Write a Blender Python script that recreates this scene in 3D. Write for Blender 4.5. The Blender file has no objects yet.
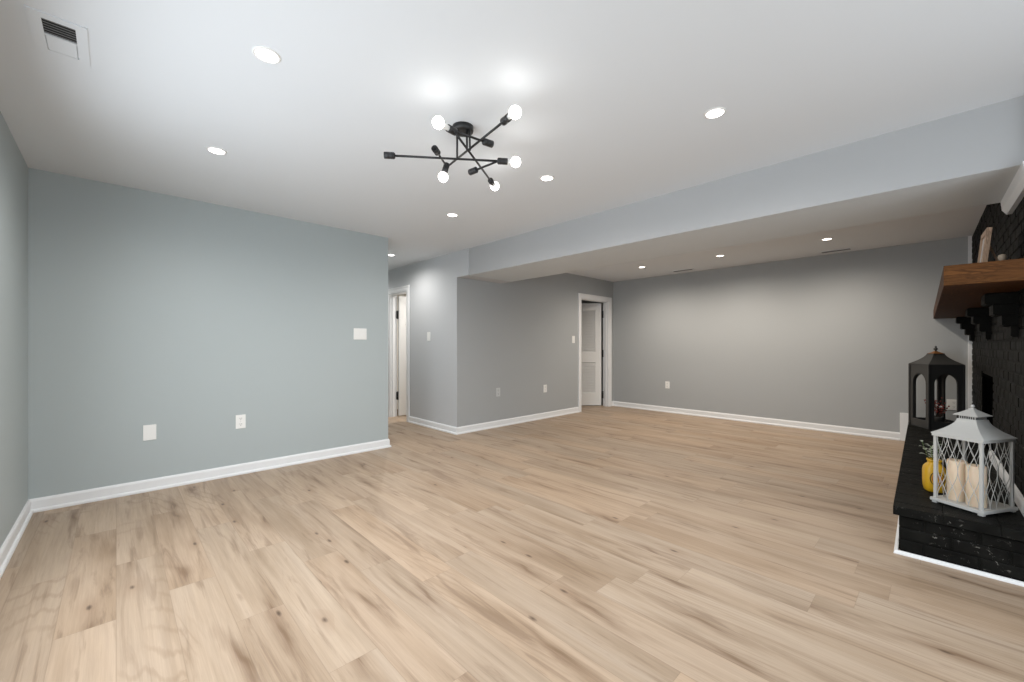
import bpy, bmesh, math, random
from mathutils import Vector, Matrix
random.seed(7)
PI = math.pi
S = bpy.context.scene
C = S.collection

# ------------------------------------------------------------------ camera, world, light, exposure
YAW = 46.11435
CAM_H = 1.18057
FPX, HY = 411.475, 345.839
cam_d = bpy.data.cameras.new('camera'); cam = bpy.data.objects.new('camera', cam_d); C.objects.link(cam)
cam_d.sensor_width = 36.0; cam_d.lens = FPX / 1024 * 36.0
cam_d.shift_y = (HY - 341.0) / 1024
cam_d.clip_start = 0.02
cam.location = (0, 0, CAM_H); cam.rotation_euler = (PI / 2, 0, math.radians(YAW - 90))
S.camera = cam
S.view_settings.view_transform = 'Standard'; S.view_settings.look = 'None'
S.view_settings.gamma = 1.0; S.view_settings.use_curve_mapping = False
S.view_settings.exposure = 0.0
w = bpy.data.worlds.new('World'); S.world = w; w.use_nodes = True
w.node_tree.nodes['Background'].inputs[0].default_value = (0.75, 0.87, 1.0, 1)
w.node_tree.nodes['Background'].inputs[1].default_value = 1.0

def area(name, loc, rot, sx, sy, power, color):
    l = bpy.data.lights.new(name, 'AREA'); l.shape = 'RECTANGLE'; l.size = sx; l.size_y = sy
    l.energy = power; l.color = color
    o = bpy.data.objects.new(name, l); o.location = loc; o.rotation_euler = rot; C.objects.link(o)
    return o
DAY = (0.88, 0.945, 1.0)
west_light = area('daylight_west', (-0.44, 1.95, 1.15), (0, -PI / 2 + 0.06, 0), 1.6, 2.3, 48, DAY); west_light.data.spread = math.radians(168)       # window in the west wall
area('daylight_south', (1.45, -1.38, 1.12), (PI / 2 - 0.12, 0, 0), 2.6, 1.85, 50, DAY)       # sliding door in the south wall
CAN_E, CAN_FAR_E, BULB_E, CAN_HALL_E = 44.0, 84.0, 15.0, 46.0
CAN_COL = (1.0, 0.965, 0.92); CAN_FAR_COL = (1.0, 0.90, 0.78)

# ------------------------------------------------------------------ materials
def mat(name, col, rough=0.5, metal=0.0, spec=0.5):
    m = bpy.data.materials.new(name); m.use_nodes = True
    b = m.node_tree.nodes['Principled BSDF']
    b.inputs['Base Color'].default_value = (*col, 1); b.inputs['Roughness'].default_value = rough
    b.inputs['Metallic'].default_value = metal; b.inputs['Specular IOR Level'].default_value = spec
    return m
class NT:
    def __init__(s, m): s.t = m.node_tree; s.b = s.t.nodes['Principled BSDF']
    def n(s, typ, **kw):
        x = s.t.nodes.new(typ)
        for k, v in kw.items(): setattr(x, k, v)
        return x
    def l(s, a, b): s.t.links.new(a, b)
    def math(s, op, a, b=None, c=None):
        x = s.n('ShaderNodeMath', operation=op)
        for i, v in enumerate((a, b, c)):
            if v is None: continue
            if isinstance(v, (int, float)): x.inputs[i].default_value = v
            else: s.l(v, x.inputs[i])
        return x.outputs[0]
    def comb(s, x, y, z):
        c = s.n('ShaderNodeCombineXYZ')
        for i, v in enumerate((x, y, z)):
            if isinstance(v, (int, float)): c.inputs[i].default_value = v
            else: s.l(v, c.inputs[i])
        return c.outputs[0]
    def noise(s, vec, scale, detail=4, rough=0.55, dist=0.0):
        x = s.n('ShaderNodeTexNoise'); s.l(vec, x.inputs['Vector'])
        x.inputs['Scale'].default_value = scale; x.inputs['Detail'].default_value = detail
        x.inputs['Roughness'].default_value = rough; x.inputs['Distortion'].default_value = dist
        return x.outputs['Fac']
    def ramp(s, fac, stops):
        x = s.n('ShaderNodeValToRGB'); s.l(fac, x.inputs[0]); e = x.color_ramp.elements
        while len(e) < len(stops): e.new(0.5)
        for i, (p, c) in enumerate(stops):
            e[i].position = p; e[i].color = (c, c, c, 1) if isinstance(c, (int, float)) else (*c, 1)
        return x.outputs[0]
    def mix(s, fac, a, b, mode='MIX'):
        x = s.n('ShaderNodeMix', data_type='RGBA', blend_type=mode)
        for i, v in ((0, fac), (6, a), (7, b)):
            if isinstance(v, (int, float)): x.inputs[i].default_value = v
            elif isinstance(v, tuple): x.inputs[i].default_value = (*v, 1)
            else: s.l(v, x.inputs[i])
        return x.outputs[2]
    def bump(s, h, strength, dist=0.01):
        x = s.n('ShaderNodeBump'); x.inputs['Strength'].default_value = strength; x.inputs['Distance'].default_value = dist
        s.l(h, x.inputs['Height']); s.l(x.outputs[0], s.b.inputs['Normal'])
    def obj(s): return s.n('ShaderNodeTexCoord').outputs['Object']

def paint(name, col, rough=0.6):
    m = mat(name, col, rough, spec=0.3); t = NT(m); v = t.obj()
    t.bump(t.noise(v, 260, 2), 0.06, 0.002)
    return m
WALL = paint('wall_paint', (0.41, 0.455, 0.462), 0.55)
CEIL = paint('ceiling_paint', (0.71, 0.74, 0.77), 0.8)
TRIM = paint('trim_paint', (0.77, 0.78, 0.79), 0.4)
BEAMP = paint('beam_paint', (0.43, 0.438, 0.446), 0.55)
WALLG = paint('wall_paint_alcove_dim', (0.378, 0.393, 0.400), 0.55)  # same wall paint; the alcove's dimmer, warmer light put into the colour
SOFFIT = paint('soffit_paint', (0.60, 0.635, 0.655), 0.7)
WALLC = paint('wall_paint_hall_bright', (0.52, 0.533, 0.548), 0.55)  # same wall paint, lightened in the colour to stand for hall light
PLATE = mat('white_plastic', (0.82, 0.82, 0.80), 0.35)
PLATE_GREY = mat('grey_painted_plate', (0.53, 0.55, 0.55), 0.5)
DARK_SLOT = mat('dark_slot', (0.02, 0.02, 0.02), 0.8)
FIREBOX_SHADE = mat('firebox_shade', (0.002, 0.002, 0.002), 0.9, spec=0.0)  # near-black puts the shade of the firebox recess into the colour
GRILLE_GREY = mat('grey_grille', (0.22, 0.22, 0.22), 0.6)
BLACK_METAL = mat('black_metal', (0.022, 0.022, 0.023), 0.45, 0.3)
HINGE = mat('black_hinge', (0.012, 0.012, 0.012), 0.5)
DOORW = paint('door_paint', (0.74, 0.74, 0.73), 0.4)
CREAM = paint('bathroom_paint', (0.80, 0.77, 0.70), 0.6)
DARKROOM = paint('closet_paint', (0.30, 0.31, 0.31), 0.7)
BREASTBACK = mat('chimney_block', (0.02, 0.02, 0.02), 0.9)

def emis(name, col, e):
    m = mat(name, (0.9, 0.9, 0.9), 0.4); b = m.node_tree.nodes['Principled BSDF']
    b.inputs['Emission Color'].default_value = (*col, 1); b.inputs['Emission Strength'].default_value = e
    return m
LENS = emis('lit_lens', CAN_COL, 9.0); LENS_HALL = emis('lit_lens_hall', CAN_COL, 9.0); LENS_FAR = emis('lit_lens_warm', CAN_FAR_COL, 9.0)
BULB = emis('lit_bulb', (1.0, 0.96, 0.90), BULB_E)

def floor_material():
    m = mat('oak_vinyl_planks', (0.5, 0.38, 0.27), 0.42, spec=0.35); t = NT(m)
    sp = t.n('ShaderNodeSeparateXYZ'); t.l(t.obj(), sp.inputs[0]); X, Y = sp.outputs[0], sp.outputs[1]
    W, L = 0.184, 1.22
    r = t.math('FLOOR', t.math('DIVIDE', X, W))
    wn = t.n('ShaderNodeTexWhiteNoise', noise_dimensions='1D'); t.l(r, wn.inputs['W'])
    yo = t.math('ADD', Y, t.math('MULTIPLY', wn.outputs[0], 7.3))
    c = t.math('FLOOR', t.math('DIVIDE', yo, L))
    wp = t.n('ShaderNodeTexWhiteNoise', noise_dimensions='2D'); t.l(t.comb(r, c, 0.0), wp.inputs['Vector'])
    rs = t.n('ShaderNodeSeparateColor'); t.l(wp.outputs['Color'], rs.inputs[0])
    ox = t.math('MULTIPLY', rs.outputs[0], 31.0); oy = t.math('MULTIPLY', rs.outputs[1], 57.0)
    def vec(sx, sy): return t.comb(t.math('ADD', t.math('MULTIPLY', X, sx), ox), t.math('ADD', t.math('MULTIPLY', Y, sy), oy), ox)
    broad = t.noise(vec(7, 0.75), 1.0, 3, 0.5, 0.6)          # wide soft light and dark zones along a plank
    grain = t.noise(vec(60, 2.2), 1.0, 5, 0.65, 0.4)
    fine = t.noise(vec(260, 5), 1.0, 3, 0.6)
    streak = t.noise(vec(13, 0.9), 1.0, 6, 0.62, 1.6)
    base = t.ramp(broad, [(0.25, (0.305, 0.220, 0.148)), (0.5, (0.405, 0.307, 0.222)), (0.75, (0.455, 0.355, 0.268))])
    hue = t.mix(rs.outputs[2], (1.03, 0.99, 0.95), (0.985, 1.0, 1.015))
    base = t.mix(1.0, base, hue, 'MULTIPLY')
    val = t.math('ADD', 0.94, t.math('MULTIPLY', rs.outputs[1], 0.11))
    base = t.mix(1.0, base, t.comb(val, val, val), 'MULTIPLY')
    base = t.mix(1.0, base, t.ramp(grain, [(0.3, 0.90), (0.62, 1.03)]), 'MULTIPLY')
    base = t.mix(1.0, base, t.ramp(fine, [(0.3, 0.93), (0.65, 1.03)]), 'MULTIPLY')
    st = t.ramp(streak, [(0.0, 1.0), (0.34, 0.8), (0.46, 0.0)])
    base = t.mix(t.math('MULTIPLY', st, 0.62), base, (0.16, 0.10, 0.062))
    # cathedral rings
    wv = t.n('ShaderNodeTexWave', wave_type='RINGS', rings_direction='Z'); t.l(vec(9, 0.8), wv.inputs['Vector'])
    wv.inputs['Scale'].default_value = 2.4; wv.inputs['Distortion'].default_value = 5.0; wv.inputs['Detail'].default_value = 3
    gate = t.ramp(t.noise(vec(3.4, 0.9), 1.0, 2), [(0.52, 0.0), (0.62, 1.0)])
    rings = t.math('MULTIPLY', t.ramp(wv.outputs['Fac'], [(0.0, 1.0), (0.25, 0.0)]), gate)
    base = t.mix(t.math('MULTIPLY', rings, 0.33), base, (0.23, 0.155, 0.10))
    # knots
    vo = t.n('ShaderNodeTexVoronoi', voronoi_dimensions='2D'); t.l(vec(5.5, 2.1), vo.inputs['Vector']); vo.inputs['Scale'].default_value = 1.0
    ks = t.n('ShaderNodeSeparateColor'); t.l(vo.outputs['Color'], ks.inputs[0])
    has = t.math('GREATER_THAN', ks.outputs[0], 0.80)
    kd = t.math('ADD', vo.outputs['Distance'], t.math('MULTIPLY', t.math('SUBTRACT', grain, 0.5), 0.06))
    k = t.math('MULTIPLY', t.ramp(kd, [(0.015, 1.0), (0.065, 0.0)]), has)
    halo = t.math('MULTIPLY', t.ramp(kd, [(0.05, 1.0), (0.30, 0.0)]), has)
    base = t.mix(t.math('MULTIPLY', halo, 0.30), base, (0.26, 0.165, 0.105))
    v2 = t.n('ShaderNodeTexVoronoi', voronoi_dimensions='2D'); v2.inputs['Scale'].default_value = 1.0
    wob = t.math('MULTIPLY', t.math('SUBTRACT', t.noise(vec(3, 1.6), 1.0, 3), 0.5), 1.1)
    t.l(t.comb(t.math('ADD', t.math('ADD', t.math('MULTIPLY', X, 5.5), ox), wob), t.math('ADD', t.math('MULTIPLY', Y, 0.62), oy), 0.0), v2.inputs['Vector'])
    k2 = t.n('ShaderNodeSeparateColor'); t.l(v2.outputs['Color'], k2.inputs[0])
    trail = t.math('MULTIPLY', t.ramp(t.math('ADD', v2.outputs['Distance'], t.math('MULTIPLY', t.math('SUBTRACT', fine, 0.5), 0.12)), [(0.02, 1.0), (0.075, 0.5), (0.22, 0.0)]), t.math('GREATER_THAN', k2.outputs[0], 0.33))
    base = t.mix(t.math('MULTIPLY', trail, 0.80), base, (0.155, 0.092, 0.052))
    base = t.mix(t.math('MULTIPLY', k, 0.85), base, (0.07, 0.042, 0.028))
    # seams
    def edge(v, w):
        f = t.math('FRACT', v); d = t.math('MINIMUM', f, t.math('SUBTRACT', 1.0, f))
        return t.math('LESS_THAN', d, w)
    sx = edge(t.math('DIVIDE', X, W), 0.0075); sy = edge(t.math('DIVIDE', yo, L), 0.0011)
    seam = t.math('MAXIMUM', sx, sy)
    base = t.mix(t.math('MULTIPLY', seam, 0.28), base, (0.14, 0.09, 0.06))
    t.l(base, t.b.inputs['Base Color'])
    t.l(t.ramp(grain, [(0.2, 0.50), (0.8, 0.38)]), t.b.inputs['Roughness'])
    h = t.math('SUBTRACT', t.math('MULTIPLY', grain, 0.25), seam); t.bump(h, 0.25, 0.0015)
    return m
FLOOR = floor_material()

def brick_mat(name, scuff):
    m = mat(name, (0.016, 0.016, 0.015), 0.6, spec=0.03); t = NT(m); v = t.obj()
    n1 = t.noise(v, 9, 6, 0.6); n2 = t.noise(v, 30, 6, 0.75, 1.2); n3 = t.noise(v, 5, 3)
    base = t.ramp(n1, [(0.3, (0.006, 0.006, 0.0056)), (0.7, (0.0125, 0.0125, 0.0112))])
    k = t.math('MULTIPLY', t.ramp(n2, [(0.60, 0.0), (0.68, 1.0)]), t.ramp(n3, [(0.46, 0.0), (0.6, 1.0)]))
    t.l(t.mix(t.math('MULTIPLY', k, scuff), base, (0.42, 0.40, 0.36)), t.b.inputs['Base Color'])
    t.l(t.ramp(n1, [(0.2, 0.42), (0.8, 0.62)]), t.b.inputs['Roughness'])
    t.bump(t.noise(v, 90, 5, 0.7), 0.35, 0.004)
    return m
BRICK = brick_mat('black_painted_brick', 0.10); HEARTH = brick_mat('black_painted_hearth_brick', 0.6)

def wood_mat(name, dark, light, axis='X', scale=1.0, rough=0.45):
    m = mat(name, light, rough); t = NT(m)
    mp = t.n('ShaderNodeMapping'); t.l(t.obj(), mp.inputs[0])
    sc = {'X': (1.6, 14, 14), 'Y': (14, 1.6, 14), 'Z': (14, 14, 1.6)}[axis]
    mp.inputs['Scale'].default_value = tuple(a * scale for a in sc)
    n = t.noise(mp.outputs[0], 1.6, 6, 0.6, 1.5); n2 = t.noise(mp.outputs[0], 7, 4, 0.6)
    base = t.ramp(n, [(0.28, dark), (0.46, light), (0.54, tuple(0.55 * a for a in light)), (0.60, tuple(1.25 * a for a in light)), (0.72, tuple(0.8 * a for a in light))])
    t.l(t.mix(1.0, base, t.ramp(n2, [(0.3, 0.75), (0.65, 1.05)]), 'MULTIPLY'), t.b.inputs['Base Color'])
    t.bump(n2, 0.2, 0.003); t.b.inputs['Specular IOR Level'].default_value = 0.12
    return m
MANTEL = wood_mat('stained_mantel_wood', (0.016, 0.0055, 0.0016), (0.070, 0.026, 0.007), rough=0.6)  # darker than the end board, deepening the underside's shade in the colour
MANTEL_END = wood_mat('stained_mantel_end_wood', (0.020, 0.007, 0.002), (0.105, 0.042, 0.012), 'Y', rough=0.6)
FRAMEW = wood_mat('pale_frame_wood', (0.36, 0.22, 0.14), (0.55, 0.38, 0.27), 'Z', 2)
LWHITE = mat('white_lantern_metal', (0.46, 0.46, 0.445), 0.5)
LBLACK = mat('black_lantern_metal', (0.036, 0.036, 0.035), 0.6, 0.1)
RUST = mat('rusty_bronze', (0.20, 0.085, 0.025), 0.6, 0.3)
CANDLE = mat('ivory_wax', (0.74, 0.60, 0.45), 0.5)
CANDLE.node_tree.nodes['Principled BSDF'].inputs['Subsurface Weight'].default_value = 0.15
WICK = mat('burnt_wick', (0.03, 0.025, 0.02), 0.9)
YELLOW = mat('yellow_glaze', (0.62, 0.36, 0.015), 0.35)
EMB_DARK = mat('emblem_dark', (0.10, 0.055, 0.02), 0.5); EMB_RED = mat('emblem_red', (0.45, 0.10, 0.05), 0.5)
LEAFS = mat('silvery_leaf', (0.46, 0.50, 0.42), 0.5); LEAFG = mat('green_leaf', (0.10, 0.17, 0.05), 0.5)
TWIG = mat('twig_bark', (0.06, 0.04, 0.03), 0.8); BERRY = mat('red_berry', (0.20, 0.025, 0.02), 0.4)
BLOSSOM = mat('white_blossom', (0.7, 0.7, 0.68), 0.6)
PHOTO = mat('pale_print', (0.60, 0.57, 0.55), 0.4)
BEIGE = mat('beige_ceramic', (0.42, 0.34, 0.26), 0.5)
CHROME = mat('steel_screw', (0.5, 0.5, 0.5), 0.3, 1.0)
GLASSM = bpy.data.materials.new('window_glass'); GLASSM.use_nodes = True
_b = GLASSM.node_tree.nodes['Principled BSDF']; _b.inputs['Transmission Weight'].default_value = 1.0; _b.inputs['Roughness'].default_value = 0.0

# ------------------------------------------------------------------ geometry helpers
class MB:
    def __init__(s): s.bm = bmesh.new(); s.mats = []; s.cur = 0
    def use(s, m):
        if m not in s.mats: s.mats.append(m)
        s.cur = s.mats.index(m); return s
    def face(s, vs, smooth=False):
        try: f = s.bm.faces.new(vs)
        except ValueError: return None
        f.material_index = s.cur; f.smooth = smooth; return f
    def box(s, lo, hi, M=None, bev=0.0):
        x0, y0, z0 = lo; x1, y1, z1 = hi
        P = [(x0, y0, z0), (x1, y0, z0), (x1, y1, z0), (x0, y1, z0), (x0, y0, z1), (x1, y0, z1), (x1, y1, z1), (x0, y1, z1)]
        vs = [s.bm.verts.new(M @ Vector(p) if M else p) for p in P]
        fs = [s.face([vs[i] for i in q]) for q in ((3, 2, 1, 0), (4, 5, 6, 7), (0, 1, 5, 4), (1, 2, 6, 5), (2, 3, 7, 6), (3, 0, 4, 7))]
        if bev:
            es = list({e for f in fs for e in f.edges})
            bmesh.ops.bevel(s.bm, geom=es, offset=bev, segments=2, affect='EDGES', profile=0.6, clamp_overlap=True)
        return s
    def tube(s, pts, r, n=8, cap=True):
        pts = [Vector(p) for p in pts]; rs = r if isinstance(r, (list, tuple)) else [r] * len(pts)
        rings = []; up = None
        for i, p in enumerate(pts):
            d = (pts[min(i + 1, len(pts) - 1)] - pts[max(i - 1, 0)]).normalized()
            if up is None:
                up = Vector((0, 0, 1)) if abs(d.z) < 0.9 else Vector((1, 0, 0))
            a = d.cross(up).normalized(); b = a.cross(d).normalized(); up = b
            rings.append([s.bm.verts.new(p + rs[i] * (math.cos(2 * PI * k / n) * a + math.sin(2 * PI * k / n) * b)) for k in range(n)])
        for A, B in zip(rings, rings[1:]):
            for k in range(n): s.face([A[k], A[(k + 1) % n], B[(k + 1) % n], B[k]], True)
        if cap: s.face(rings[0][::-1]); s.face(rings[-1])
        return s
    def lathe(s, prof, n=24, M=None, smooth=True):
        M = M or Matrix(); rings = []
        for r, z in prof:
            if r < 1e-6: rings.append([s.bm.verts.new(M @ Vector((0, 0, z)))])
            else: rings.append([s.bm.verts.new(M @ Vector((r * math.cos(2 * PI * k / n), r * math.sin(2 * PI * k / n), z))) for k in range(n)])
        for A, B in zip(rings, rings[1:]):
            for k in range(n):
                k2 = (k + 1) % n
                if len(A) == 1: q = [A[0], B[k2], B[k]]
                elif len(B) == 1: q = [A[k], A[k2], B[0]]
                else: q = [A[k], A[k2], B[k2], B[k]]
                s.face(q, smooth)
        return s
    def prism(s, poly, z0, z1, M=None, holes=None):
        """poly in (x, z) extruded along y from z0 to z1 under M"""
        M = M or Matrix()
        a = [s.bm.verts.new(M @ Vector((x, z0, z))) for x, z in poly]; b = [s.bm.verts.new(M @ Vector((x, z1, z))) for x, z in poly]
        s.face(a); s.face(b[::-1])
        for i in range(len(poly)):
            j = (i + 1) % len(poly); s.face([a[j], a[i], b[i], b[j]])
        return s
    def loop(s, rings, smooth=False):
        vs = [[s.bm.verts.new(p) for p in r] for r in rings]; n = len(vs[0])
        for A, B in zip(vs, vs[1:]):
            for k in range(n): s.face([A[k], A[(k + 1) % n], B[(k + 1) % n], B[k]], smooth)
        return vs
    def sphere(s, c, r, u=16, v=10, sc=(1, 1, 1)):
        res = bmesh.ops.create_uvsphere(s.bm, u_segments=u, v_segments=v, radius=r, matrix=Matrix.Translation(c) @ Matrix.Diagonal((*sc, 1)))
        for f in {f for q in res['verts'] for f in q.link_faces}: f.smooth = True; f.material_index = s.cur
        return s
    def build(s, name, m=None, parent=None, loc=None):
        bmesh.ops.recalc_face_normals(s.bm, faces=s.bm.faces[:])
        me = bpy.data.meshes.new(name); s.bm.to_mesh(me); s.bm.free()
        for x in (s.mats or [m]): me.materials.append(x)
        o = bpy.data.objects.new(name, me); C.objects.link(o)
        if parent: o.parent = parent
        if loc: o.location = loc
        return o
def tag(o, label=None, cat=None, group=None, kind=None):
    for k, v in (('label', label), ('category', cat), ('group', group), ('kind', kind)):
        if v: o[k] = v
    return o
def empty(name, loc=(0, 0, 0), rz=0.0):
    o = bpy.data.objects.new(name, None); o.empty_display_size = 0.05
    o.location = loc; o.rotation_euler = (0, 0, rz); C.objects.link(o); return o
def struct(name, mb, m, parent=None): return tag(mb.build(name, m, parent), kind='structure')
def copy_tree(o, parent=None):
    c = o.copy(); C.objects.link(c)
    if parent: c.parent = parent
    for ch in list(o.children): copy_tree(ch, c)
    return c
_cy, _sy = math.cos(math.radians(YAW)), math.sin(math.radians(YAW))

# ------------------------------------------------------------------ room dimensions
H = 2.44
XL, YA, XAE, XC, XB = -0.448, 4.466, 2.289, 3.274, 7.064
YS, YH = -1.4, 8.0
BZ, BX1 = 2.094, 4.063
T = 0.12
# ------------------------------------------------------------------ shell
struct('floor', MB().box((XL - T, YS - T, -0.1), (XB + T, YH + T, 0)), FLOOR)
struct('ceiling', MB().box((XL - T, YS - T, H), (XB + T, YH + T, H + 0.1)), CEIL)
b = MB()                                                  # west wall with a window opening
b.box((XL - T, YS - T, 0), (XL, 0.75, H)).box((XL - T, 3.15, 0), (XL, YA + T, H))
b.box((XL - T, 0.75, 0), (XL, 3.15, 0.33)).box((XL - T, 0.75, 2.11), (XL, 3.15, H))
struct('wall_west', b, WALL)
struct('wall_north', MB().box((XL, YA, 0), (XAE, YA + T, H)), WALL)
struct('wall_hall_west', MB().box((XAE - T, YA + T, 0), (XAE, YH, H)), WALL)
struct('wall_hall_end', MB().box((XAE - T, YH, 0), (XB + T, YH + T, H)), WALL)
HY0, HY1, DZ = 5.765, 6.33, 2.045                          # hall door opening
b = MB()
b.box((XC, YA, 0), (XC + 0.003, YA + T, H)).box((XC, YA + T, 0), (XC + T, HY0, H)).box((XC, HY1, 0), (XC + T, YH, H)).box((XC, HY0, DZ), (XC + T, HY1, H))
struct('wall_hall_east', b, WALLC)
DX0, DX1 = 6.01, 6.91                                     # louvred door opening
b = MB()
b.box((XC + 0.003, YA, 0), (DX0, YA + T, H)).box((DX1, YA, 0), (XB, YA + T, H)).box((DX0, YA, DZ), (DX1, YA + T, H))
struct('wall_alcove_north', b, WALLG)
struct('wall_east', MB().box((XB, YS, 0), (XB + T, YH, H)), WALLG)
b = MB()
b.box((XL, YS - T, 0), (0.12, YS, H)).box((2.78, YS - T, 0), (XB, YS, H)).box((0.12, YS - T, 2.13), (2.78, YS, H)).box((0.12, YS - T, 0), (2.78, YS, 0.05))
struct('wall_south', b, WALL)
struct('wall_closet', MB().box((5.55, YA + T, 0), (5.65, YH, H)).box((5.65, 6.1, 0), (XB, 6.2, H)), DARKROOM)
struct('wall_bathroom', MB().box((XC + T, 7.0, 0), (5.55, 7.1, H)).box((XC + T, YA + T, 0), (5.55, YA + T + 0.02, H)).box((5.53, YA + T, 0), (5.55, 7.0, H)), CREAM)
# dropped beam: the last bit at the wall stands slightly proud of the beam
b = MB().box((XC + 0.016, -0.6, BZ), (BX1, YA - 0.24, H))
b.mats = [BEAMP, SOFFIT]; b.bm.normal_update()
for f in b.bm.faces:
    if f.calc_center_median().z < BZ + 0.01: f.material_index = 1     # white soffit
struct('trim_beam', b, BEAMP)
struct('trim_beam_end', MB().box((XC, YA - 0.24, BZ), (BX1, YA, H)), WALLC)

# baseboards (board with eased top and a quarter-round shoe), swept along a line on the wall face
BPROF = [(0, 0), (0.026, 0), (0.0265, 0.012), (0.022, 0.02), (0.0135, 0.024), (0.0135, 0.078), (0.010, 0.088), (0.006, 0.094), (0, 0.095)]
def sweep(mb, prof, a, d, n, length, z0=0.0, m0=0.0, m1=0.0):
    """profile (out, up) from point a along unit d for length, n = outward normal; m0/m1 = mitre (+1 outside corner, -1 inside)"""
    a, d, n = Vector((*a, 0)), Vector((*d, 0)), Vector((*n, 0)); up = Vector((0, 0, 1))
    r0 = [mb.bm.verts.new(a - d * (m0 * o) + n * o + up * (z + z0)) for o, z in prof]
    r1 = [mb.bm.verts.new(a + d * (length + m1 * o) + n * o + up * (z + z0)) for o, z in prof]
    for i in range(len(prof)):
        j = (i + 1) % len(prof); mb.face([r0[i], r0[j], r1[j], r1[i]])
    mb.face(r0[::-1]); mb.face(r1)
def bb(name, *runs):
    m = MB()
    for r in runs: sweep(m, BPROF, *r)
    struct(name, m, TRIM)
bb('baseboard_west', ((XL, -1.35), (0, 1), (1, 0), YA + 1.35, 0, 0, -1))
bb('baseboard_north', ((XL, YA), (1, 0), (0, -1), XAE - XL, 0, -1, 1), ((XAE, YA), (0, 1), (1, 0), YH - YA, 0, 1, 0))
bb('baseboard_hall_east', ((XC, YA), (0, 1), (-1, 0), HY0 - 0.075 - YA, 0, 1, 0), ((XC, HY1 + 0.075), (0, 1), (-1, 0), YH - HY1 - 0.075, 0, 0, 0))
bb('baseboard_alcove_north', ((XC, YA), (1, 0), (0, -1), DX0 - 0.08 - XC, 0, 1, 0), ((DX1 + 0.08, YA), (1, 0), (0, -1), XB - DX1 - 0.08, 0, 0, -1))
bb('baseboard_east', ((XB, 0.345), (0, 1), (-1, 0), YA - 0.345, 0, 0, -1))
struct('trim_hearth_upright', MB().box((XB - 0.018, 0.268, 0), (XB, 0.345, 0.345), bev=0.003), TRIM)

# ------------------------------------------------------------------ doors
CASE = [(0, 0), (0.012, 0), (0.018, 0.01), (0.018, 0.05), (0.014, 0.068), (0, 0.075)]   # (thickness, across)
def casing(mb, along, n, p0, p1, base, z1, wdt=0.078):
    """flat casing with an eased edge around an opening; along/n are 2D unit vectors, p0..p1 positions along"""
    A, N = Vector((*along, 0)), Vector((*n, 0)); O = Vector((*base, 0))
    def ring(o, q):                                       # q outward distance, o thickness; the path runs up, over, down
        return [O + A * (p0 - q) + N * o, O + A * (p0 - q) + N * o + Vector((0, 0, z1 + q)),
                O + A * (p1 + q) + N * o + Vector((0, 0, z1 + q)), O + A * (p1 + q) + N * o]
    prof = [(0, -0.004), (0.011, -0.004), (0.014, 0.004), (0.014, 0.045), (0.019, 0.052), (0.019, wdt - 0.006), (0.013, wdt), (0, wdt)]
    R = [[mb.bm.verts.new(v) for v in ring(o, q)] for o, q in prof]
    for i in range(len(R)):
        a, c = R[i], R[(i + 1) % len(R)]
        for k in range(3): mb.face([a[k], a[k + 1], c[k + 1], c[k]])
def hinge(parent, p, axis_rot):
    m = MB(); M = Matrix.Translation(p) @ Matrix.Rotation(axis_rot, 4, 'Z')
    m.box((-0.026, -0.004, -0.062), (0.026, 0.004, 0.062), M, 0.002)
    m.tube([M @ Vector((0, -0.008, -0.07)), M @ Vector((0, -0.008, 0.07))], 0.0115, 10)
    return m.build('hinge', HINGE, parent)

# door 1: louvred door of the alcove, hinged right, swung away into the closet
d1 = tag(empty('door_1', (DX0, YA, 0)), kind='structure')
def rel(o, p=None):
    o.location = -Vector((o.parent.location)) if p is None else p
    return o
m = MB(); casing(m, (1, 0), (0, -1), DX0, DX1, (0, YA), DZ); rel(m.build('casing', TRIM, d1))
m = MB()
m.box((DX0, YA, 0), (DX0 + 0.018, YA + T, DZ)).box((DX1 - 0.018, YA, 0), (DX1, YA + T, DZ)).box((DX0 + 0.018, YA, DZ - 0.018), (DX1 - 0.018, YA + T, DZ))
m.box((DX1 - 0.03, YA + 0.035, 0), (DX1 - 0.018, YA + 0.07, DZ - 0.018)).box((DX0 + 0.018, YA + 0.035, 0), (DX0 + 0.03, YA + 0.07, DZ - 0.018))
rel(m.build('jamb', TRIM, d1))
def louvre_leaf(width, height, th=0.035):
    """leaf in local x 0..width (hinge at 0), y +-th/2"""
    m = MB(); st = 0.105; y0, y1 = -th / 2, th / 2
    z = [0.012, 0.245, 0.865, 1.055, 1.885, height]       # bottom rail, lower panel, lock rail, upper panel, top rail
    m.box((0, y0, z[0]), (st, y1, z[5]), bev=0.002).box((width - st, y0, z[0]), (width, y1, z[5]), bev=0.002)
    for a, c in ((z[0], z[1]), (z[2], z[3]), (z[4], z[5])): m.box((st, y0, a), (width - st, y1, c))
    for a, c in ((z[1], z[2]), (z[3], z[4])):
        # moulding inside the panel edge
        for (p, q) in (((st, a), (st + 0.014, c)), ((width - st - 0.014, a), (width - st, c)), ((st, a), (width - st, a + 0.014)), ((st, c - 0.014), (width - st, c))):
            m.box((p[0], y0 + 0.005, p[1]), (q[0], y1 - 0.005, q[1]))
    return m, (z[1], z[2]), (z[3], z[4]), st
m, lo, up, st = louvre_leaf(0.865, 2.015)
leaf = m.build('leaf', DOORW, d1)
leaf.location = (DX1 - 0.034 - DX0, T + 0.034, 0); leaf.rotation_euler = (0, 0, math.radians(180 - 43.8))
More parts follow.
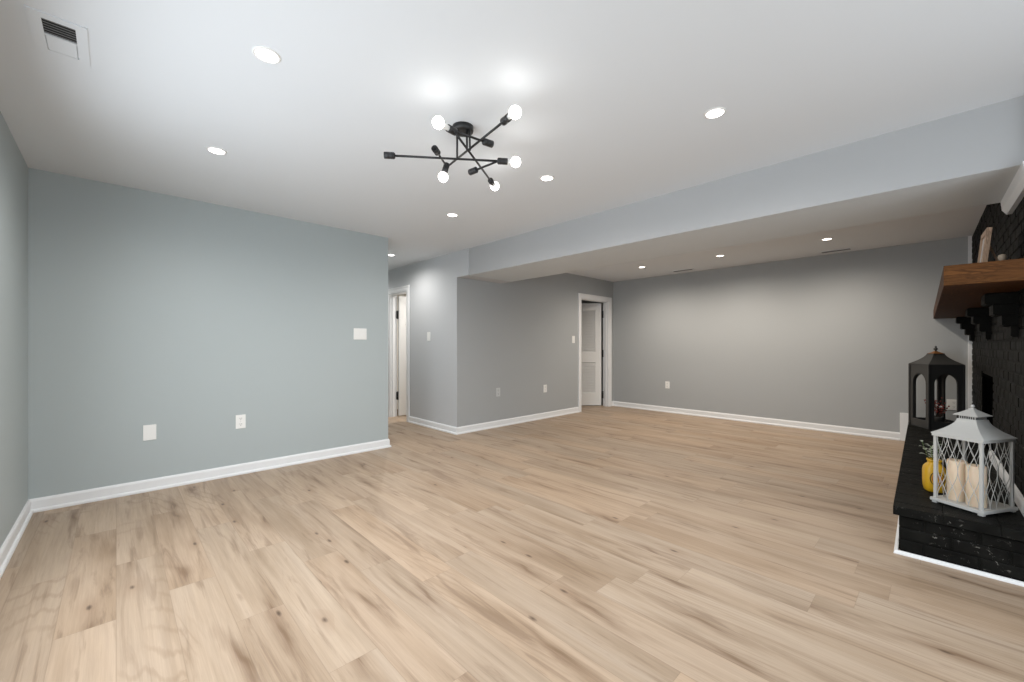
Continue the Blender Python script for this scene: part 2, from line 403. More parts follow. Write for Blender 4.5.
for a, c in (lo, up):
    s_ = MB(); k = 0; zz = a + 0.022
    while zz < c - 0.02:
        M = Matrix.Translation((0.4325, 0, zz)) @ Matrix.Rotation(math.radians(-48), 4, 'X')
        s_.box((-0.4325 + st + 0.008, -0.019, -0.0032), (0.4325 - st - 0.008, 0.019, 0.0032), M); zz += 0.031
    s_.build('louvre_panel', DOORW, leaf)
for z in (0.22, 1.03, 1.80): 
    h_ = hinge(d1, (0, 0, 0), 0); h_.location = (DX1 - DX0 - 0.027, T + 0.006, z); h_.rotation_euler = (0, 0, 0.8)

# door 2: hall door, hinged on the far jamb, open square into the bathroom
d2 = tag(empty('door_2', (XC, HY0, 0)), kind='structure')
m = MB(); casing(m, (0, 1), (-1, 0), HY0, HY1, (XC, 0), DZ); rel(m.build('casing', TRIM, d2))
m = MB()
m.box((XC, HY0, 0), (XC + T, HY0 + 0.018, DZ)).box((XC, HY1 - 0.018, 0), (XC + T, HY1, DZ)).box((XC, HY0 + 0.018, DZ - 0.018), (XC + T, HY1 - 0.018, DZ))
m.box((XC + 0.035, HY1 - 0.03, 0), (XC + 0.07, HY1 - 0.018, DZ - 0.018))
rel(m.build('jamb', TRIM, d2))
def panel_leaf(width, height, th=0.035):
    m = MB(); y0, y1 = -th / 2, th / 2; st = 0.10
    zs = [0.012, 0.23, 0.80, 0.95, 1.55, 1.65, 1.90, height]
    m.box((0, y0, zs[0]), (st, y1, height), bev=0.002).box((width - st, y0, zs[0]), (width, y1, height), bev=0.002)
    for a, c in ((0, 1), (2, 3), (4, 5), (6, 7)): m.box((st, y0, zs[a]), (width - st, y1, zs[c]))
    for a, c in ((1, 2), (3, 4), (5, 6)):
        m.box((st, -0.008, zs[a]), (width - st, 0.008, zs[c]))
        m.box((st + 0.035, -0.013, zs[a] + 0.035), (width - st - 0.035, 0.013, zs[c] - 0.035), bev=0.004)
    return m
leaf2 = panel_leaf(0.53, 2.015).build('leaf', DOORW, d2)
leaf2.location = (T + 0.018, HY1 - HY0 - 0.042, 0)
kn = MB(); kn.lathe([(0, 0), (0.027, 0), (0.027, 0.006), (0.011, 0.01), (0.011, 0.03), (0.026, 0.042), (0.027, 0.055), (0.018, 0.066), (0, 0.068)], 20, Matrix.Rotation(PI / 2, 4, 'X'))
k_ = kn.build('knob', BLACK_METAL, leaf2); k_.location = (0.47, -0.0175, 0.95)
for z in (0.345, 1.70):
    h_ = hinge(d2, (0, 0, 0), 0); h_.location = (T + 0.006, HY1 - HY0 - 0.022, z); h_.rotation_euler = (0, 0, 0.35)

# ------------------------------------------------------------------ windows behind the camera
def window(name, o, ax, n, w_, z0, z1, mull):
    r = tag(empty(name, (*o, 0)), kind='structure'); A, N = Vector((*ax, 0)), Vector((*n, 0))
    M = Matrix((( A.x, N.x, 0, 0), (A.y, N.y, 0, 0), (0, 0, 1, 0), (0, 0, 0, 1)))
    m = MB()
    for lo_, hi_ in (((0, -0.08, z0), (0.05, -0.03, z1)), ((w_ - 0.05, -0.08, z0), (w_, -0.03, z1)), ((0.05, -0.08, z0), (w_ - 0.05, -0.03, z0 + 0.05)), ((0.05, -0.08, z1 - 0.05), (w_ - 0.05, -0.03, z1))):
        m.box(lo_, hi_, M)
    for q in mull: m.box((q - 0.03, -0.08, z0 + 0.05), (q + 0.03, -0.03, z1 - 0.05), M)
    m.build('sash', TRIM, r)
    MB().box((0.05, -0.06, z0 + 0.05), (w_ - 0.05, -0.055, z1 - 0.05), M).build('pane', GLASSM, r)
window('window_1', (XL, 0.75), (0, 1), (1, 0), 2.40, 0.33, 2.11, (1.2,))
window('window_2', (2.78, YS), (-1, 0), (0, 1), 2.66, 0.05, 2.13, (1.33,))

# ------------------------------------------------------------------ fireplace: local frame u along the wall, v out of the wall
FA = math.radians(1.2)
FO = Vector((3.232, -0.340, 0)); FL = (XB - 3.232) / math.cos(FA)
fp = tag(empty('fireplace', FO, FA), 'black painted brick chimney breast with raised brick hearth and firebox', 'fireplace')
BL, BH, MO = 0.203, 0.0675, 0.009
U0, U1, FZ0, FZ1 = 1.86, 2.70, 0.272, 0.925              # firebox opening
HZ = 0.272
def brick_frustum(mb, o, a, up, n, w_, h_, dep, inset=0.0045):
    o, a, up, n = Vector(o), Vector(a), Vector(up), Vector(n)
    B = [o, o + a * w_, o + a * w_ + up * h_, o + up * h_]
    Tq = [o + a * inset + up * inset, o + a * (w_ - inset) + up * inset, o + a * (w_ - inset) + up * (h_ - inset), o + a * inset + up * (h_ - inset)]
    bv = [mb.bm.verts.new(q) for q in B]; mv = [mb.bm.verts.new(q + n * (dep - 0.004)) for q in B]; tv = [mb.bm.verts.new(q + n * dep) for q in Tq]
    for i in range(4):
        j = (i + 1) % 4; mb.face([bv[i], bv[j], mv[j], mv[i]]); mb.face([mv[i], mv[j], tv[j], tv[i]])
    mb.face(tv)
def brickwork(mb, o, a, n, length, z0, z1, hole=None, dep=0.006, jit=0.0012, half=0):
    o, a, n = Vector(o), Vector(a), Vector(n); row = half; z = z0
    while z < z1 - 0.012:
        h_ = min(BH - MO, z1 - z); x = -(BL / 2 if row % 2 else 0)
        while x < length - 0.01:
            s0, s1 = max(x, 0), min(x + BL - MO, length)
            segs = [(s0, s1)]
            if hole and z + h_ > hole[2] and z < hole[3]:
                segs = [(p, q) for p, q in ((s0, min(s1, hole[0])), (max(s0, hole[1]), s1))]
            for p, q in segs:
                if q - p > 0.012: brick_frustum(mb, o + a * p + Vector((0, 0, z)), a, (0, 0, 1), n, q - p, h_, dep + random.uniform(-jit, jit))
            x += BL
        z += BH; row += 1
# breast core with a recess
m = MB(); CD = 0.55
m.box((0.012, -CD, 0), (U0, -0.004, H)).box((U1, -CD, 0), (FL, -0.004, H)).box((U0, -CD, FZ1), (U1, -0.004, H)).box((U0, -CD, 0), (U1, -0.004, FZ0))
m.box((0.012, -1.02, 0), (FL, -CD, H))
m.build('chimney_core', BREASTBACK, fp)
m = MB()
brickwork(m, (0, 0, 0), (1, 0, 0), (0, 1, 0), FL - 0.03, HZ + 0.004, H, (U0, U1, FZ0, FZ1))
brickwork(m, (0.012, -1.02, 0), (0, 1, 0), (-1, 0, 0), 1.016, 0.0, H)
m.box((0.012, -0.006, 0.0), (U0, 0.0, H)).box((U1, -0.006, 0.0), (FL, 0.0, H)).box((U0, -0.006, FZ1), (U1, 0, H))
m.build('brick_face', BRICK, fp)
m = MB()                                                 # firebox lining, splayed
FBD = 0.42; sp = 0.12
v = [m.bm.verts.new(q) for q in ((U0, 0, FZ0), (U1, 0, FZ0), (U1 - sp, -FBD, FZ0), (U0 + sp, -FBD, FZ0), (U0, 0, FZ1), (U1, 0, FZ1), (U1 - sp, -FBD, FZ1), (U0 + sp, -FBD, FZ1))]
for q in ((0, 1, 2, 3), (4, 5, 6, 7), (1, 2, 6, 5), (2, 3, 7, 6), (3, 0, 4, 7)): m.face([v[i] for i in q])
m.build('firebox', FIREBOX_SHADE, fp)
m = MB()                                                 # black metal trim and fire bars, in the firebox shade colour
for lo_, hi_ in (((U0 - 0.01, -0.02, FZ0), (U0 + 0.015, 0.004, FZ1)), ((U1 - 0.015, -0.02, FZ0), (U1 + 0.01, 0.004, FZ1)), ((U0 + 0.015, -0.02, FZ1 - 0.025), (U1 - 0.015, 0.004, FZ1))): m.box(lo_, hi_, None, 0.002)
m.build('firebox_surround', FIREBOX_SHADE, fp)
# corbels under the mantel: four courses stepping out
for uc in (0.70, 2.07, 3.58):
    m = MB()
    for k in range(4):
        out = 0.036 + 0.034 * k; z0 = 1.500 - 0.066 * (4 - k)
        wd = 0.205
        for j in (0, 1):
            if k % 2 and j: continue
            m.box((uc - wd / 2 + j * 0.105, -0.004, z0 + 0.003), (uc - wd / 2 + (0.205 if k % 2 else 0.1) + j * 0.105, out, z0 + 0.066 - 0.003), None, 0.003)
        m.box((uc - wd / 2 + 0.006, -0.004, z0 - 0.003), (uc + wd / 2 - 0.006, out - 0.007, z0 + 0.066))
    m.build('corbel', BRICK, fp)
# hearth
HF = 0.527                                                # depth
m = MB()
m.box((0.0, 0.0, 0), (FL, HF - 0.03, HZ - 0.05))
brickwork(m, (-0.0, HF - 0.03, 0), (0, -1, 0), (-1, 0, 0), HF - 0.03, 0.02, HZ - 0.05, half=1)
brickwork(m, (0.0, HF - 0.03, 0), (1, 0, 0), (0, 1, 0), FL, 0.02, HZ - 0.05)
m.build('hearth_base', HEARTH, fp)
m = MB(); x = -0.035
m.box((-0.031, 0.0, HZ - 0.05), (FL - 0.02, HF - 0.004, HZ - 0.004))
while x < FL - 0.03:                                     # rowlock bricks laid across the hearth
    x1 = min(x + 0.098, FL - 0.02); y = HF
    for yl in (0.2, 0.2, 0.127):
        m.box((x + 0.0015, y - yl + 0.0015, HZ - 0.05), (x1 - 0.0015, y - 0.0015, HZ + random.uniform(-0.001, 0.001)), None, 0.0025); y -= yl
    x += 0.098
m.build('hearth_slab', HEARTH, fp)
# white trims of the fireplace
fm = Matrix.Translation(FO) @ Matrix.Rotation(FA, 4, 'Z')
def fpt(u, v_): q = fm @ Vector((u, v_, 0)); return (q.x, q.y)
fd = (math.cos(FA), math.sin(FA)); fn = (-math.sin(FA), math.cos(FA))
QR = [(0, 0), (0.018, 0), (0.017, 0.007), (0.013, 0.013), (0.007, 0.017), (0, 0.018)]
m = MB()
sweep(m, QR, fpt(-0.009, HF - 0.021), fd, fn, FL - 0.03, 0, 1, 0)
sweep(m, QR, fpt(-0.009, HF - 0.021), (-fn[0], -fn[1]), (-fd[0], -fd[1]), HF - 0.02, 0, 1, 0)
struct('trim_hearth_shoe', m, TRIM)
m = MB(); sweep(m, [(0.009, 0), (0.026, 0), (0.026, 0.05), (0.02, 0.066), (0.009, 0.07)], fpt(0.0, 0), fd, fn, 1.84, HZ, 0, 0)
struct('trim_hearth_back', m, TRIM)
m = MB(); sweep(m, [(0.008, 0), (0.03, 0.0), (0.05, 0.03), (0.055, 0.085), (0.008, 0.085)], fpt(0.0, 0), fd, fn, BX1 - 3.24, BZ - 0.085, 0, 0)
struct('trim_beam_crown', m, TRIM)
struct('trim_corner', MB().box((XB - 0.03, -0.262, HZ), (XB, -0.225, H), bev=0.004), TRIM)

# mantel shelf (its own slight angle to the wall)
ma = math.radians(1.0)
mantel = tag(empty('mantel_shelf', (3.20, -0.365, 1.503), ma), 'thick brown stained wood mantel shelf on black brick corbels', 'mantel shelf')
m = MB(); LM = XB - 3.20
prof = [(0.02, 0), (0.345, 0), (0.351, 0.006), (0.351, 0.100), (0.345, 0.106), (0.02, 0.106)]
m.box((0.022, 0.022, 0), (LM - 0.004, 0.351, 0.106), None, 0.004)
m.build('shelf_board', MANTEL, mantel)
MB().box((0, 0.022, 0), (0.022, 0.351, 0.106), None, 0.003).build('end_board', MANTEL_END, mantel)

# ------------------------------------------------------------------ things on the mantel
def rayp(px, py, z):                                      # a spot in the room measured from the camera's place
    a = (px - 512) / FPX; c = -(py - HY) / FPX
    d = Vector((_cy + a * _sy, _sy - a * _cy, c)); return Vector((0, 0, CAM_H)) + d * ((z - CAM_H) / c)
MT = 1.609
pf = tag(empty('picture_frame', (3.90, -0.175, MT), math.radians(2.5)), 'small pale wood picture frame leaning back on the mantel shelf', 'picture frame')
LE = Matrix.Rotation(math.radians(5.5), 4, 'X')
fw, fh = 0.25, 0.285
m = MB()
for lo_, hi_ in (((-fw / 2, -0.012, 0), (-fw / 2 + 0.035, 0.012, fh)), ((fw / 2 - 0.035, -0.012, 0), (fw / 2, 0.012, fh)), ((-fw / 2 + 0.035, -0.012, 0), (fw / 2 - 0.035, 0.012, 0.035)), ((-fw / 2 + 0.035, -0.012, fh - 0.035), (fw / 2 - 0.035, 0.012, fh))): m.box(lo_, hi_, LE, 0.003)
m.build('moulding', FRAMEW, pf)
MB().box((-fw / 2 + 0.03, -0.004, 0.03), (fw / 2 - 0.03, 0.004, fh - 0.03), LE).build('print', PHOTO, pf)
m = MB(); m.box((-0.03, -0.105, 0), (0.03, -0.099, 0.02)); m.tube([(0, -0.035, 0.2), (0, -0.10, 0.006)], 0.006)
m.build('strut', FRAMEW, pf)
def ornament(x, y, h_, label):
    m = MB(); m.lathe([(0, 0), (0.020, 0), (0.022, 0.006), (0.014, 0.02), (0.009, h_ - 0.04), (0.014, h_ - 0.032), (0.018, h_ - 0.018), (0.014, h_ - 0.005), (0, h_)], 18)
    o = m.build('ornament', BEIGE, None, (x, y, MT)); tag(o, label, 'ornament', None)
ornament(4.45, -0.175, 0.122, 'little beige ornament on mantel shelf, beyond the picture frame')
ornament(3.62, -0.245, 0.092, 'little beige ornament on mantel shelf, on near side of picture frame')

# ------------------------------------------------------------------ ceiling lights
def can(name_lens):
    r = empty('recessed_light')
    m = MB(); m.lathe([(0.043, -0.0005), (0.0445, -0.005), (0.051, -0.004), (0.055, -0.001), (0.055, 0.0), (0.043, 0.0)], 32); m.build('trim_ring', PLATE, r)
    m = MB(); m.lathe([(0, -0.0035), (0.040, -0.003), (0.0432, -0.001), (0.0432, 0.0), (0, 0)], 32); m.build('lens', name_lens, r)
    l = bpy.data.lights.new('downlight', 'SPOT'); l.spot_size = math.radians(168); l.spot_blend = 1.0; l.shadow_soft_size = 0.012
    l.energy, l.color = (CAN_FAR_E, CAN_FAR_COL) if name_lens is LENS_FAR else (CAN_HALL_E, CAN_COL) if name_lens is LENS_HALL else (CAN_E, CAN_COL)
    d = bpy.data.objects.new('downlight', l); d.location = (0, 0, -0.02); C.objects.link(d); d.parent = r
    return r
main = [(0.47, 2.02, 'round recessed ceiling light closest to the louvred ceiling vent'),
        (0.467, 3.235, 'round recessed ceiling light near blue-grey wall, beyond the light by vent'),
        (2.334, 0.843, 'round recessed ceiling light between chandelier and dropped beam, on the fireplace side'),
        (2.33, 2.043, 'round recessed ceiling light just right of the black chandelier'),
        (2.33, 3.25, 'round recessed ceiling light beyond chandelier, before the hall opening'),
        (2.746, 5.275, 'round recessed ceiling light inside the narrow hall')]
far = [(6.053, 3.298, 'round recessed ceiling light behind dropped beam, nearest the louvred door'),
       (6.08, 2.126, 'round recessed ceiling light behind dropped beam, between two slot vents'),
       (6.039, 0.922, 'round recessed ceiling light behind dropped beam, nearest the fireplace')]
p1, p2 = can(LENS), can(LENS_FAR)
for lst, proto, g in ((main, p1, 'recessed lights in the main ceiling'), (far, p2, 'recessed lights behind the beam')):
    for i, (x, y, lab) in enumerate(lst):
        o = proto if i == 0 else can(LENS_HALL) if 'hall' in lab and proto is p1 and y > 5 else copy_tree(proto)
        o.location = (x, y, H); tag(o, lab, 'ceiling light', g)
o = copy_tree(p1); o.location = (0.47, 0.84, H); tag(o, 'round recessed ceiling light nearest the sliding glass door', 'ceiling light', 'recessed lights in the main ceiling')
o = can(LENS_HALL); o.location = (2.75, 6.9, H); tag(o, 'added unseen round ceiling light at the far end of the hall', 'ceiling light', 'recessed lights in the main ceiling')  # lamp added out of view to brighten the hall wall and door
o = can(LENS_HALL); [q for q in o.children if q.type == 'LIGHT'][0].data.energy = 110; o.location = (4.1, 5.7, H); tag(o, 'added round ceiling light brightening the room behind hall door', 'ceiling light')  # unseen lamp added so the room behind the door looks bright

# chandelier
ch = tag(empty('chandelier', (1.438, 1.902, H)), 'black branching ceiling chandelier with crossing rods and round lit bulbs', 'chandelier')
CO = Vector((1.438, 1.902, H))
def cp(cx, cy, z): return rayp(370 + cx * 0.176, 90 + cy * 0.176, z) - CO
m = MB(); m.lathe([(0, -0.034), (0.045, -0.034), (0.058, -0.029), (0.0605, -0.02), (0.0605, 0), (0, 0)], 32); m.build('canopy', BLACK_METAL, ch)
Z1, Z2, Z3 = 2.252, 2.290, 2.276
RR = 0.0062
def socket(p, d, with_bulb, off=0.078, parent=ch):
    """socket centred at p, mouth along d"""
    d = d.normalized(); q = d.to_track_quat('Z', 'Y').to_matrix().to_4x4(); M = Matrix.Translation(p) @ q
    s_ = MB(); s_.lathe([(0, -0.030), (0.012, -0.030), (0.0185, -0.024), (0.0185, -0.004), (0.0172, -0.002), (0.0185, 0.0), (0.0185, 0.030), (0.0155, 0.030), (0.0155, -0.01), (0, -0.01)], 20, M)
    so = s_.build('socket', BLACK_METAL, parent)
    if with_bulb:
        s_ = MB(); s_.lathe([(0, 0.0), (0.0125, 0.0), (0.0125, 0.034), (0.015, off - 0.028), (0.0165, off - 0.023)] , 20, M); s_.build('bulb_collar', PLATE, so)
        R_ = 0.0295; zc = off; pr = [(0.0155, off - 0.0255)]
        for i in range(13):
            a = -PI / 2 + math.radians(31) + (PI - math.radians(31)) * i / 12
            pr.append((max(R_ * math.cos(a), 0) if i < 12 else 0, zc + R_ * math.sin(a)))
        s_ = MB(); s_.lathe(pr, 24, M); s_.build('bulb', BULB, so)
def rod(a, c, name='arm'): m = MB(); m.tube([a, c], RR, 10); return m.build(name, BLACK_METAL, ch)
def end_socket(tip_from, at, bulb, off=0.030):
    socket(at, at - tip_from, bulb)
# long arm 1
a, c = cp(112, 372, Z1), cp(752, 405, Z1); rod(a, c); end_socket(c, a, False); end_socket(a, c, True)
e1 = cp(716, 405, Z1); s1 = cp(588, 460, Z1 - 0.004)
e1b = e1 + Vector((0, 0, -0.004)); rod(e1b, s1, 'short_arm'); end_socket(e1b, s1, False)
# long arm 2
a, c = cp(438, 437, Z2), cp(772, 169, Z2); rod(a, c); end_socket(a, c, True)
bd = cp(419, 483, Z2 - 0.055)
dl = cp(431, 442, Z2 - 0.010); end_dir = (bd - dl); socket(dl, end_dir, True, 0.060)
s2 = cp(376, 346, Z2 + 0.008); rod(a, s2, 'short_arm'); end_socket(a, s2, False)
# long arm 3
a, c = cp(486, 246, Z3), cp(690, 521, Z3); rod(a, c); end_socket(a, c, True)
s3 = cp(668, 300, Z3 + 0.013); e3 = cp(466, 229, Z3 + 0.013); rod(e3, s3, 'short_arm'); end_socket(e3, s3, False)
b3 = cp(388, 186, Z3 + 0.010); socket(e3, b3 - e3, True, (b3 - e3).length)
for (cx, cy, z) in ((495, 390, Z1), (551, 345, Z2), (568, 343, Z2)):
    q = cp(cx, cy, z); top = Vector((q.x, q.y, -0.030))
    lim = Vector((q.x, q.y)); 
    if lim.length > 0.05: lim = lim.normalized() * 0.05
    top = Vector((lim.x, lim.y, -0.030))
    rod(q, top, 'stem')

# ------------------------------------------------------------------ ceiling vents
v = tag(empty('ceiling_vent', (-0.163, 2.498, H)), 'square white ceiling vent with dark louvres in the near corner', 'vent')
def rect_frame(m, x0, y0, x1, y1, ix0, iy0, ix1, iy1, z0, z1):
    m.box((x0, y0, z0), (ix0, y1, z1)).box((ix1, y0, z0), (x1, y1, z1)).box((ix0, y0, z0), (ix1, iy0, z1)).box((ix0, iy1, z0), (ix1, y1, z1))
m = MB(); rect_frame(m, -0.083, -0.155, 0.08, 0.155, -0.045, -0.118, 0.046, 0.118, -0.005, 0.0); m.box((-0.045, -0.008, -0.006), (0.046, 0.0, 0)); m.build('frame', CEIL, v)
MB().box((-0.045, -0.118, -0.001), (0.046, -0.008, 0)).build('backing', DARK_SLOT, v)
m = MB(); y = -0.112
while y < -0.012:
    M = Matrix.Translation((0, y, -0.0035)) @ Matrix.Rotation(math.radians(20), 4, 'X'); m.box((-0.045, -0.0035, -0.0008), (0.046, 0.0045, 0.0008), M); y += 0.0185
m.build('louvres', GRILLE_GREY, v)
MB().box((-0.043, 0.002, -0.006), (0.043, 0.115, -0.001), bev=0.002).build('cover_panel', CEIL, v)
def slot_vent(x, y, lab):
    r = tag(empty('slot_vent', (x, y, H)), lab, 'vent', 'slot vents behind the beam')
    m = MB(); rect_frame(m, -0.055, -0.17, 0.055, 0.17, -0.035, -0.15, 0.035, 0.15, -0.007, 0); m.build('frame', CEIL, r)
    MB().box((-0.035, -0.15, -0.0015), (0.035, 0.15, 0)).build('backing', DARK_SLOT, r)
    m = MB()
    for k in range(5):
        xx = -0.03 + k * 0.015; m.box((-0.001, -0.15, -0.0045), (0.001, 0.15, 0.0045), Matrix.Translation((xx, 0, -0.006)) @ Matrix.Rotation(math.radians(35), 4, 'Y'))
    m.build('slats', GRILLE_GREY, r)
slot_vent(6.79, 2.96, 'long dark slot vent in ceiling nearest the louvred door')
slot_vent(6.84, 0.95, 'long dark slot vent in ceiling nearest the fireplace')

# ------------------------------------------------------------------ wall plates: local x along wall, y out of wall
def plate(name, loc, rz, kind, lab, cat, m_=PLATE, w_=0.078, h_=0.125, group=None):
    r = tag(empty(name, loc, rz), lab, cat, group)
    b_ = MB(); b_.box((-w_ / 2, 0, -h_ / 2), (w_ / 2, 0.006, h_ / 2), bev=0.0025); b_.build('cover_plate', m_, r)
    if kind == 'outlet':
        for z in (-0.026, 0.026):
            f = MB(); f.prism([(-0.017, -0.011), (-0.012, -0.0165), (0.012, -0.0165), (0.017, -0.011), (0.017, 0.011), (0.012, 0.0165), (-0.012, 0.0165), (-0.017, 0.011)], 0.006, 0.0085, Matrix.Translation((0, 0, z)))
            rc = f.build('receptacle', m_, r)
            f = MB(); f.box((-0.008, 0.008, z), (-0.0055, 0.0092, z + 0.010)).box((0.0055, 0.008, z), (0.008, 0.0092, z + 0.010))
            f.lathe([(0, 0), (0.0028, 0), (0.0028, 0.0012), (0, 0.0012)], 10, Matrix.Translation((0, 0.008, z - 0.008)) @ Matrix.Rotation(-PI / 2, 4, 'X'))
            f.build('slots', DARK_SLOT, rc)
    elif kind.startswith('switch'):
        n = int(kind[6:])
        for k in range(n):
            x = (k - (n - 1) / 2) * 0.046
            f = MB(); f.box((-0.0165, 0.006, -0.033), (0.0165, 0.0075, 0.033), Matrix.Translation((x, 0, 0)), 0.0006)
            f.prism([(-0.0145, -0.031), (0.0145, -0.031), (0.0145, 0.031), (-0.0145, 0.031)], 0.0075, 0.0105, Matrix.Translation((x, 0, 0)) @ Matrix.Rotation(math.radians(2), 4, 'X'))
            f.build('rocker', m_, r)
    for x in ([0] if w_ < 0.1 else [-w_ / 2 + 0.02, w_ / 2 - 0.02]):
        for z in (([0] if kind == 'outlet' else [-0.048, 0.048])):
            s_ = MB().lathe([(0, 0), (0.003, 0), (0.0025, 0.001), (0, 0.0014)], 8, Matrix.Translation((x, 0.006, z)) @ Matrix.Rotation(-PI / 2, 4, 'X'))
            s_.build('screw', CHROME if kind == 'outlet' else m_, r)
plate('blank_plate', (0.197, YA, 0.475), PI, 'blank', 'blank white wall plate low on blue-grey wall near the corner', 'wall plate', w_=0.082)
plate('wall_outlet', (0.826, YA, 0.483), PI, 'outlet', 'white wall outlet low on the blue-grey wall, right of blank plate', 'outlet')
plate('light_switch', (1.953, YA, 1.312), PI, 'switch3', 'wide white triple light switch on the blue-grey wall', 'light switch', w_=0.148)
plate('light_switch', (XC, 5.143, 1.317), PI / 2, 'switch1', 'single white light switch on hall wall beside the hall door', 'light switch')
plate('wall_outlet', (4.013, YA, 0.505), PI, 'outlet', 'grey painted outlet low on wall under the dropped beam', 'outlet', PLATE_GREY)
plate('wall_outlet', (5.043, YA, 0.484), PI, 'outlet', 'white outlet low on wall left of the louvred door', 'outlet')
plate('light_switch', (5.79, YA, 1.292), PI, 'switch1', 'single white light switch beside the louvred door', 'light switch')
plate('wall_outlet', (XB, 3.356, 0.485), PI / 2, 'outlet', 'white outlet low on long grey wall right of the louvred door', 'outlet')
plate('wall_outlet', (XB, -0.115, 0.49), PI / 2, 'outlet', 'wide white outlet on grey wall seen through black lantern', 'outlet', w_=0.12)

# ------------------------------------------------------------------ white lantern
WLa = math.radians(-30.2); WSC = 0.945                           # long side direction
wl = tag(empty('lantern', (3.318, -0.159, HZ), WLa), 'white metal lantern with wavy wire sides holding candles, on black hearth', 'lantern')
wl.scale = (WSC, WSC, WSC); LX, LY = 0.275, 0.235                                     # local x 0..LX, y 0..LY, near corner at the origin
m = MB()
m.box((-0.006, -0.006, 0.012), (LX + 0.006, LY + 0.006, 0.030), None, 0.002)
m.build('base', LWHITE, wl)
for x in (0.012, LX - 0.012):
    for y in (0.012, LY - 0.012):
        MB().box((x - 0.012, y - 0.012, 0), (x + 0.012, y + 0.012, 0.012), bev=0.002).build('foot', LWHITE, wl)
        MB().box((x - 0.007, y - 0.007, 0.030), (x + 0.007, y + 0.007, 0.418), bev=0.0015).build('post', LWHITE, wl)
m = MB(); rect_frame(m, 0, 0, LX, LY, 0.016, 0.016, LX - 0.016, LY - 0.016, 0.410, 0.428); m.build('top_rail', LWHITE, wl)
def wires(a, c, n, name='lattice'):
    """crossing wavy wires between posts a and c (local xy)"""
    a, c = Vector((*a, 0)), Vector((*c, 0)); d = (c - a); L_ = d.length; d.normalize(); nrm = Vector((-d.y, d.x, 0)); m = MB()
    for k in range(n):
        x0 = L_ * (k + 0.5) / n
        for sgn, off in ((1, 0.0015), (-1, -0.0015)):
            pts = []
            for i in range(25):
                z = 0.030 + 0.382 * i / 24; amp = min(L_ / n * 0.5, 0.034)
                x = min(max(x0 + sgn * amp * math.sin(2 * PI * i / 24 + (PI / 2 if k % 2 else -PI / 2)), 0.003), L_ - 0.003)
                pts.append(a + d * x + nrm * off + Vector((0, 0, z)))
            m.tube(pts, 0.0018, 5)
    m.build(name, LWHITE, wl)
wires((0.02, 0.012), (LX - 0.02, 0.012), 4); wires((0.02, LY - 0.012), (LX - 0.02, LY - 0.012), 4)
wires((0.012, 0.02), (0.012, LY - 0.02), 4); wires((LX - 0.012, 0.02), (LX - 0.012, LY - 0.02), 4)
m = MB()                                                  # concave hipped roof
cx, cy = LX / 2, LY / 2
def rect(hx, hy, z): return [(cx - hx, cy - hy, z), (cx + hx, cy - hy, z), (cx + hx, cy + hy, z), (cx - hx, cy + hy, z)]
rings = [rect(LX / 2 - 0.005, LY / 2 - 0.005, 0.424), rect(LX / 2 - 0.001, LY / 2 + 0.005, 0.424), rect(LX / 2 - 0.001, LY / 2 + 0.005, 0.429)]
for i in range(1, 9):
    t_ = i / 8; f = (1 - t_) ** 1.7
    rings.append(rect(0.052 + (LX / 2 - 0.001 - 0.052) * f, 0.044 + (LY / 2 + 0.005 - 0.044) * f, 0.429 + 0.095 * t_))
vs = m.loop(rings); m.face(vs[-1])
m.build('roof', LWHITE, wl)
m = MB(); m.box((cx - 0.046, cy - 0.038, 0.522), (cx + 0.046, cy + 0.038, 0.545)); m.build('neck', LWHITE, wl)
m = MB()                                                  # slots around the neck
for k in range(9):
    x = cx - 0.04 + k * 0.01
    m.box((x - 0.0025, cy - 0.0388, 0.527), (x + 0.0025, cy + 0.0388, 0.541))
for k in range(7):
    y = cy - 0.03 + k * 0.01
    m.box((cx - 0.0468, y - 0.0025, 0.527), (cx + 0.0468, y + 0.0025, 0.541))
m.build('neck_slots', DARK_SLOT, wl)
m = MB(); rings = [rect(0.05, 0.042, 0.545), rect(0.064, 0.056, 0.545), rect(0.064, 0.056, 0.549)]
for i in range(1, 7):
    t_ = i / 6; f = (1 - t_) ** 1.25; rings.append(rect(0.006 + 0.058 * f, 0.006 + 0.05 * f, 0.549 + 0.042 * t_))
vs = m.loop(rings); m.face(vs[-1]); m.build('cap', LWHITE, wl)
m = MB(); m.lathe([(0, 0.588), (0.006, 0.588), (0.006, 0.594), (0.010, 0.600), (0.008, 0.608), (0, 0.611)], 14, Matrix.Translation((cx, cy, 0))); m.build('finial', LWHITE, wl)
wm = Matrix.Translation((3.318, -0.159, HZ)) @ Matrix.Rotation(WLa, 4, 'Z') @ Matrix.Scale(WSC, 4)
def candle(x, y, r, h_, lab):
    q = wm @ Vector((x, y, 0.030)); rr = tag(empty('candle', q), lab, 'candle', 'pillar candles in the white lantern')
    m = MB(); m.lathe([(0, 0), (r - 0.002, 0), (r, 0.003), (r, h_ - 0.006), (r - 0.004, h_), (r - 0.012, h_ - 0.004), (0, h_ - 0.012)], 28); m.build('wax', CANDLE, rr)
    m = MB(); m.tube([(0, 0, h_ - 0.014), (0.001, 0, h_ - 0.002), (0.004, 0, h_ + 0.008)], 0.0016, 6); m.build('wick', WICK, rr)
candle(0.075, 0.068, 0.040, 0.222, 'ivory pillar candle inside white lantern, beside its near corner post')
candle(0.092, 0.164, 0.042, 0.226, 'ivory pillar candle inside white lantern, toward the yellow jar')

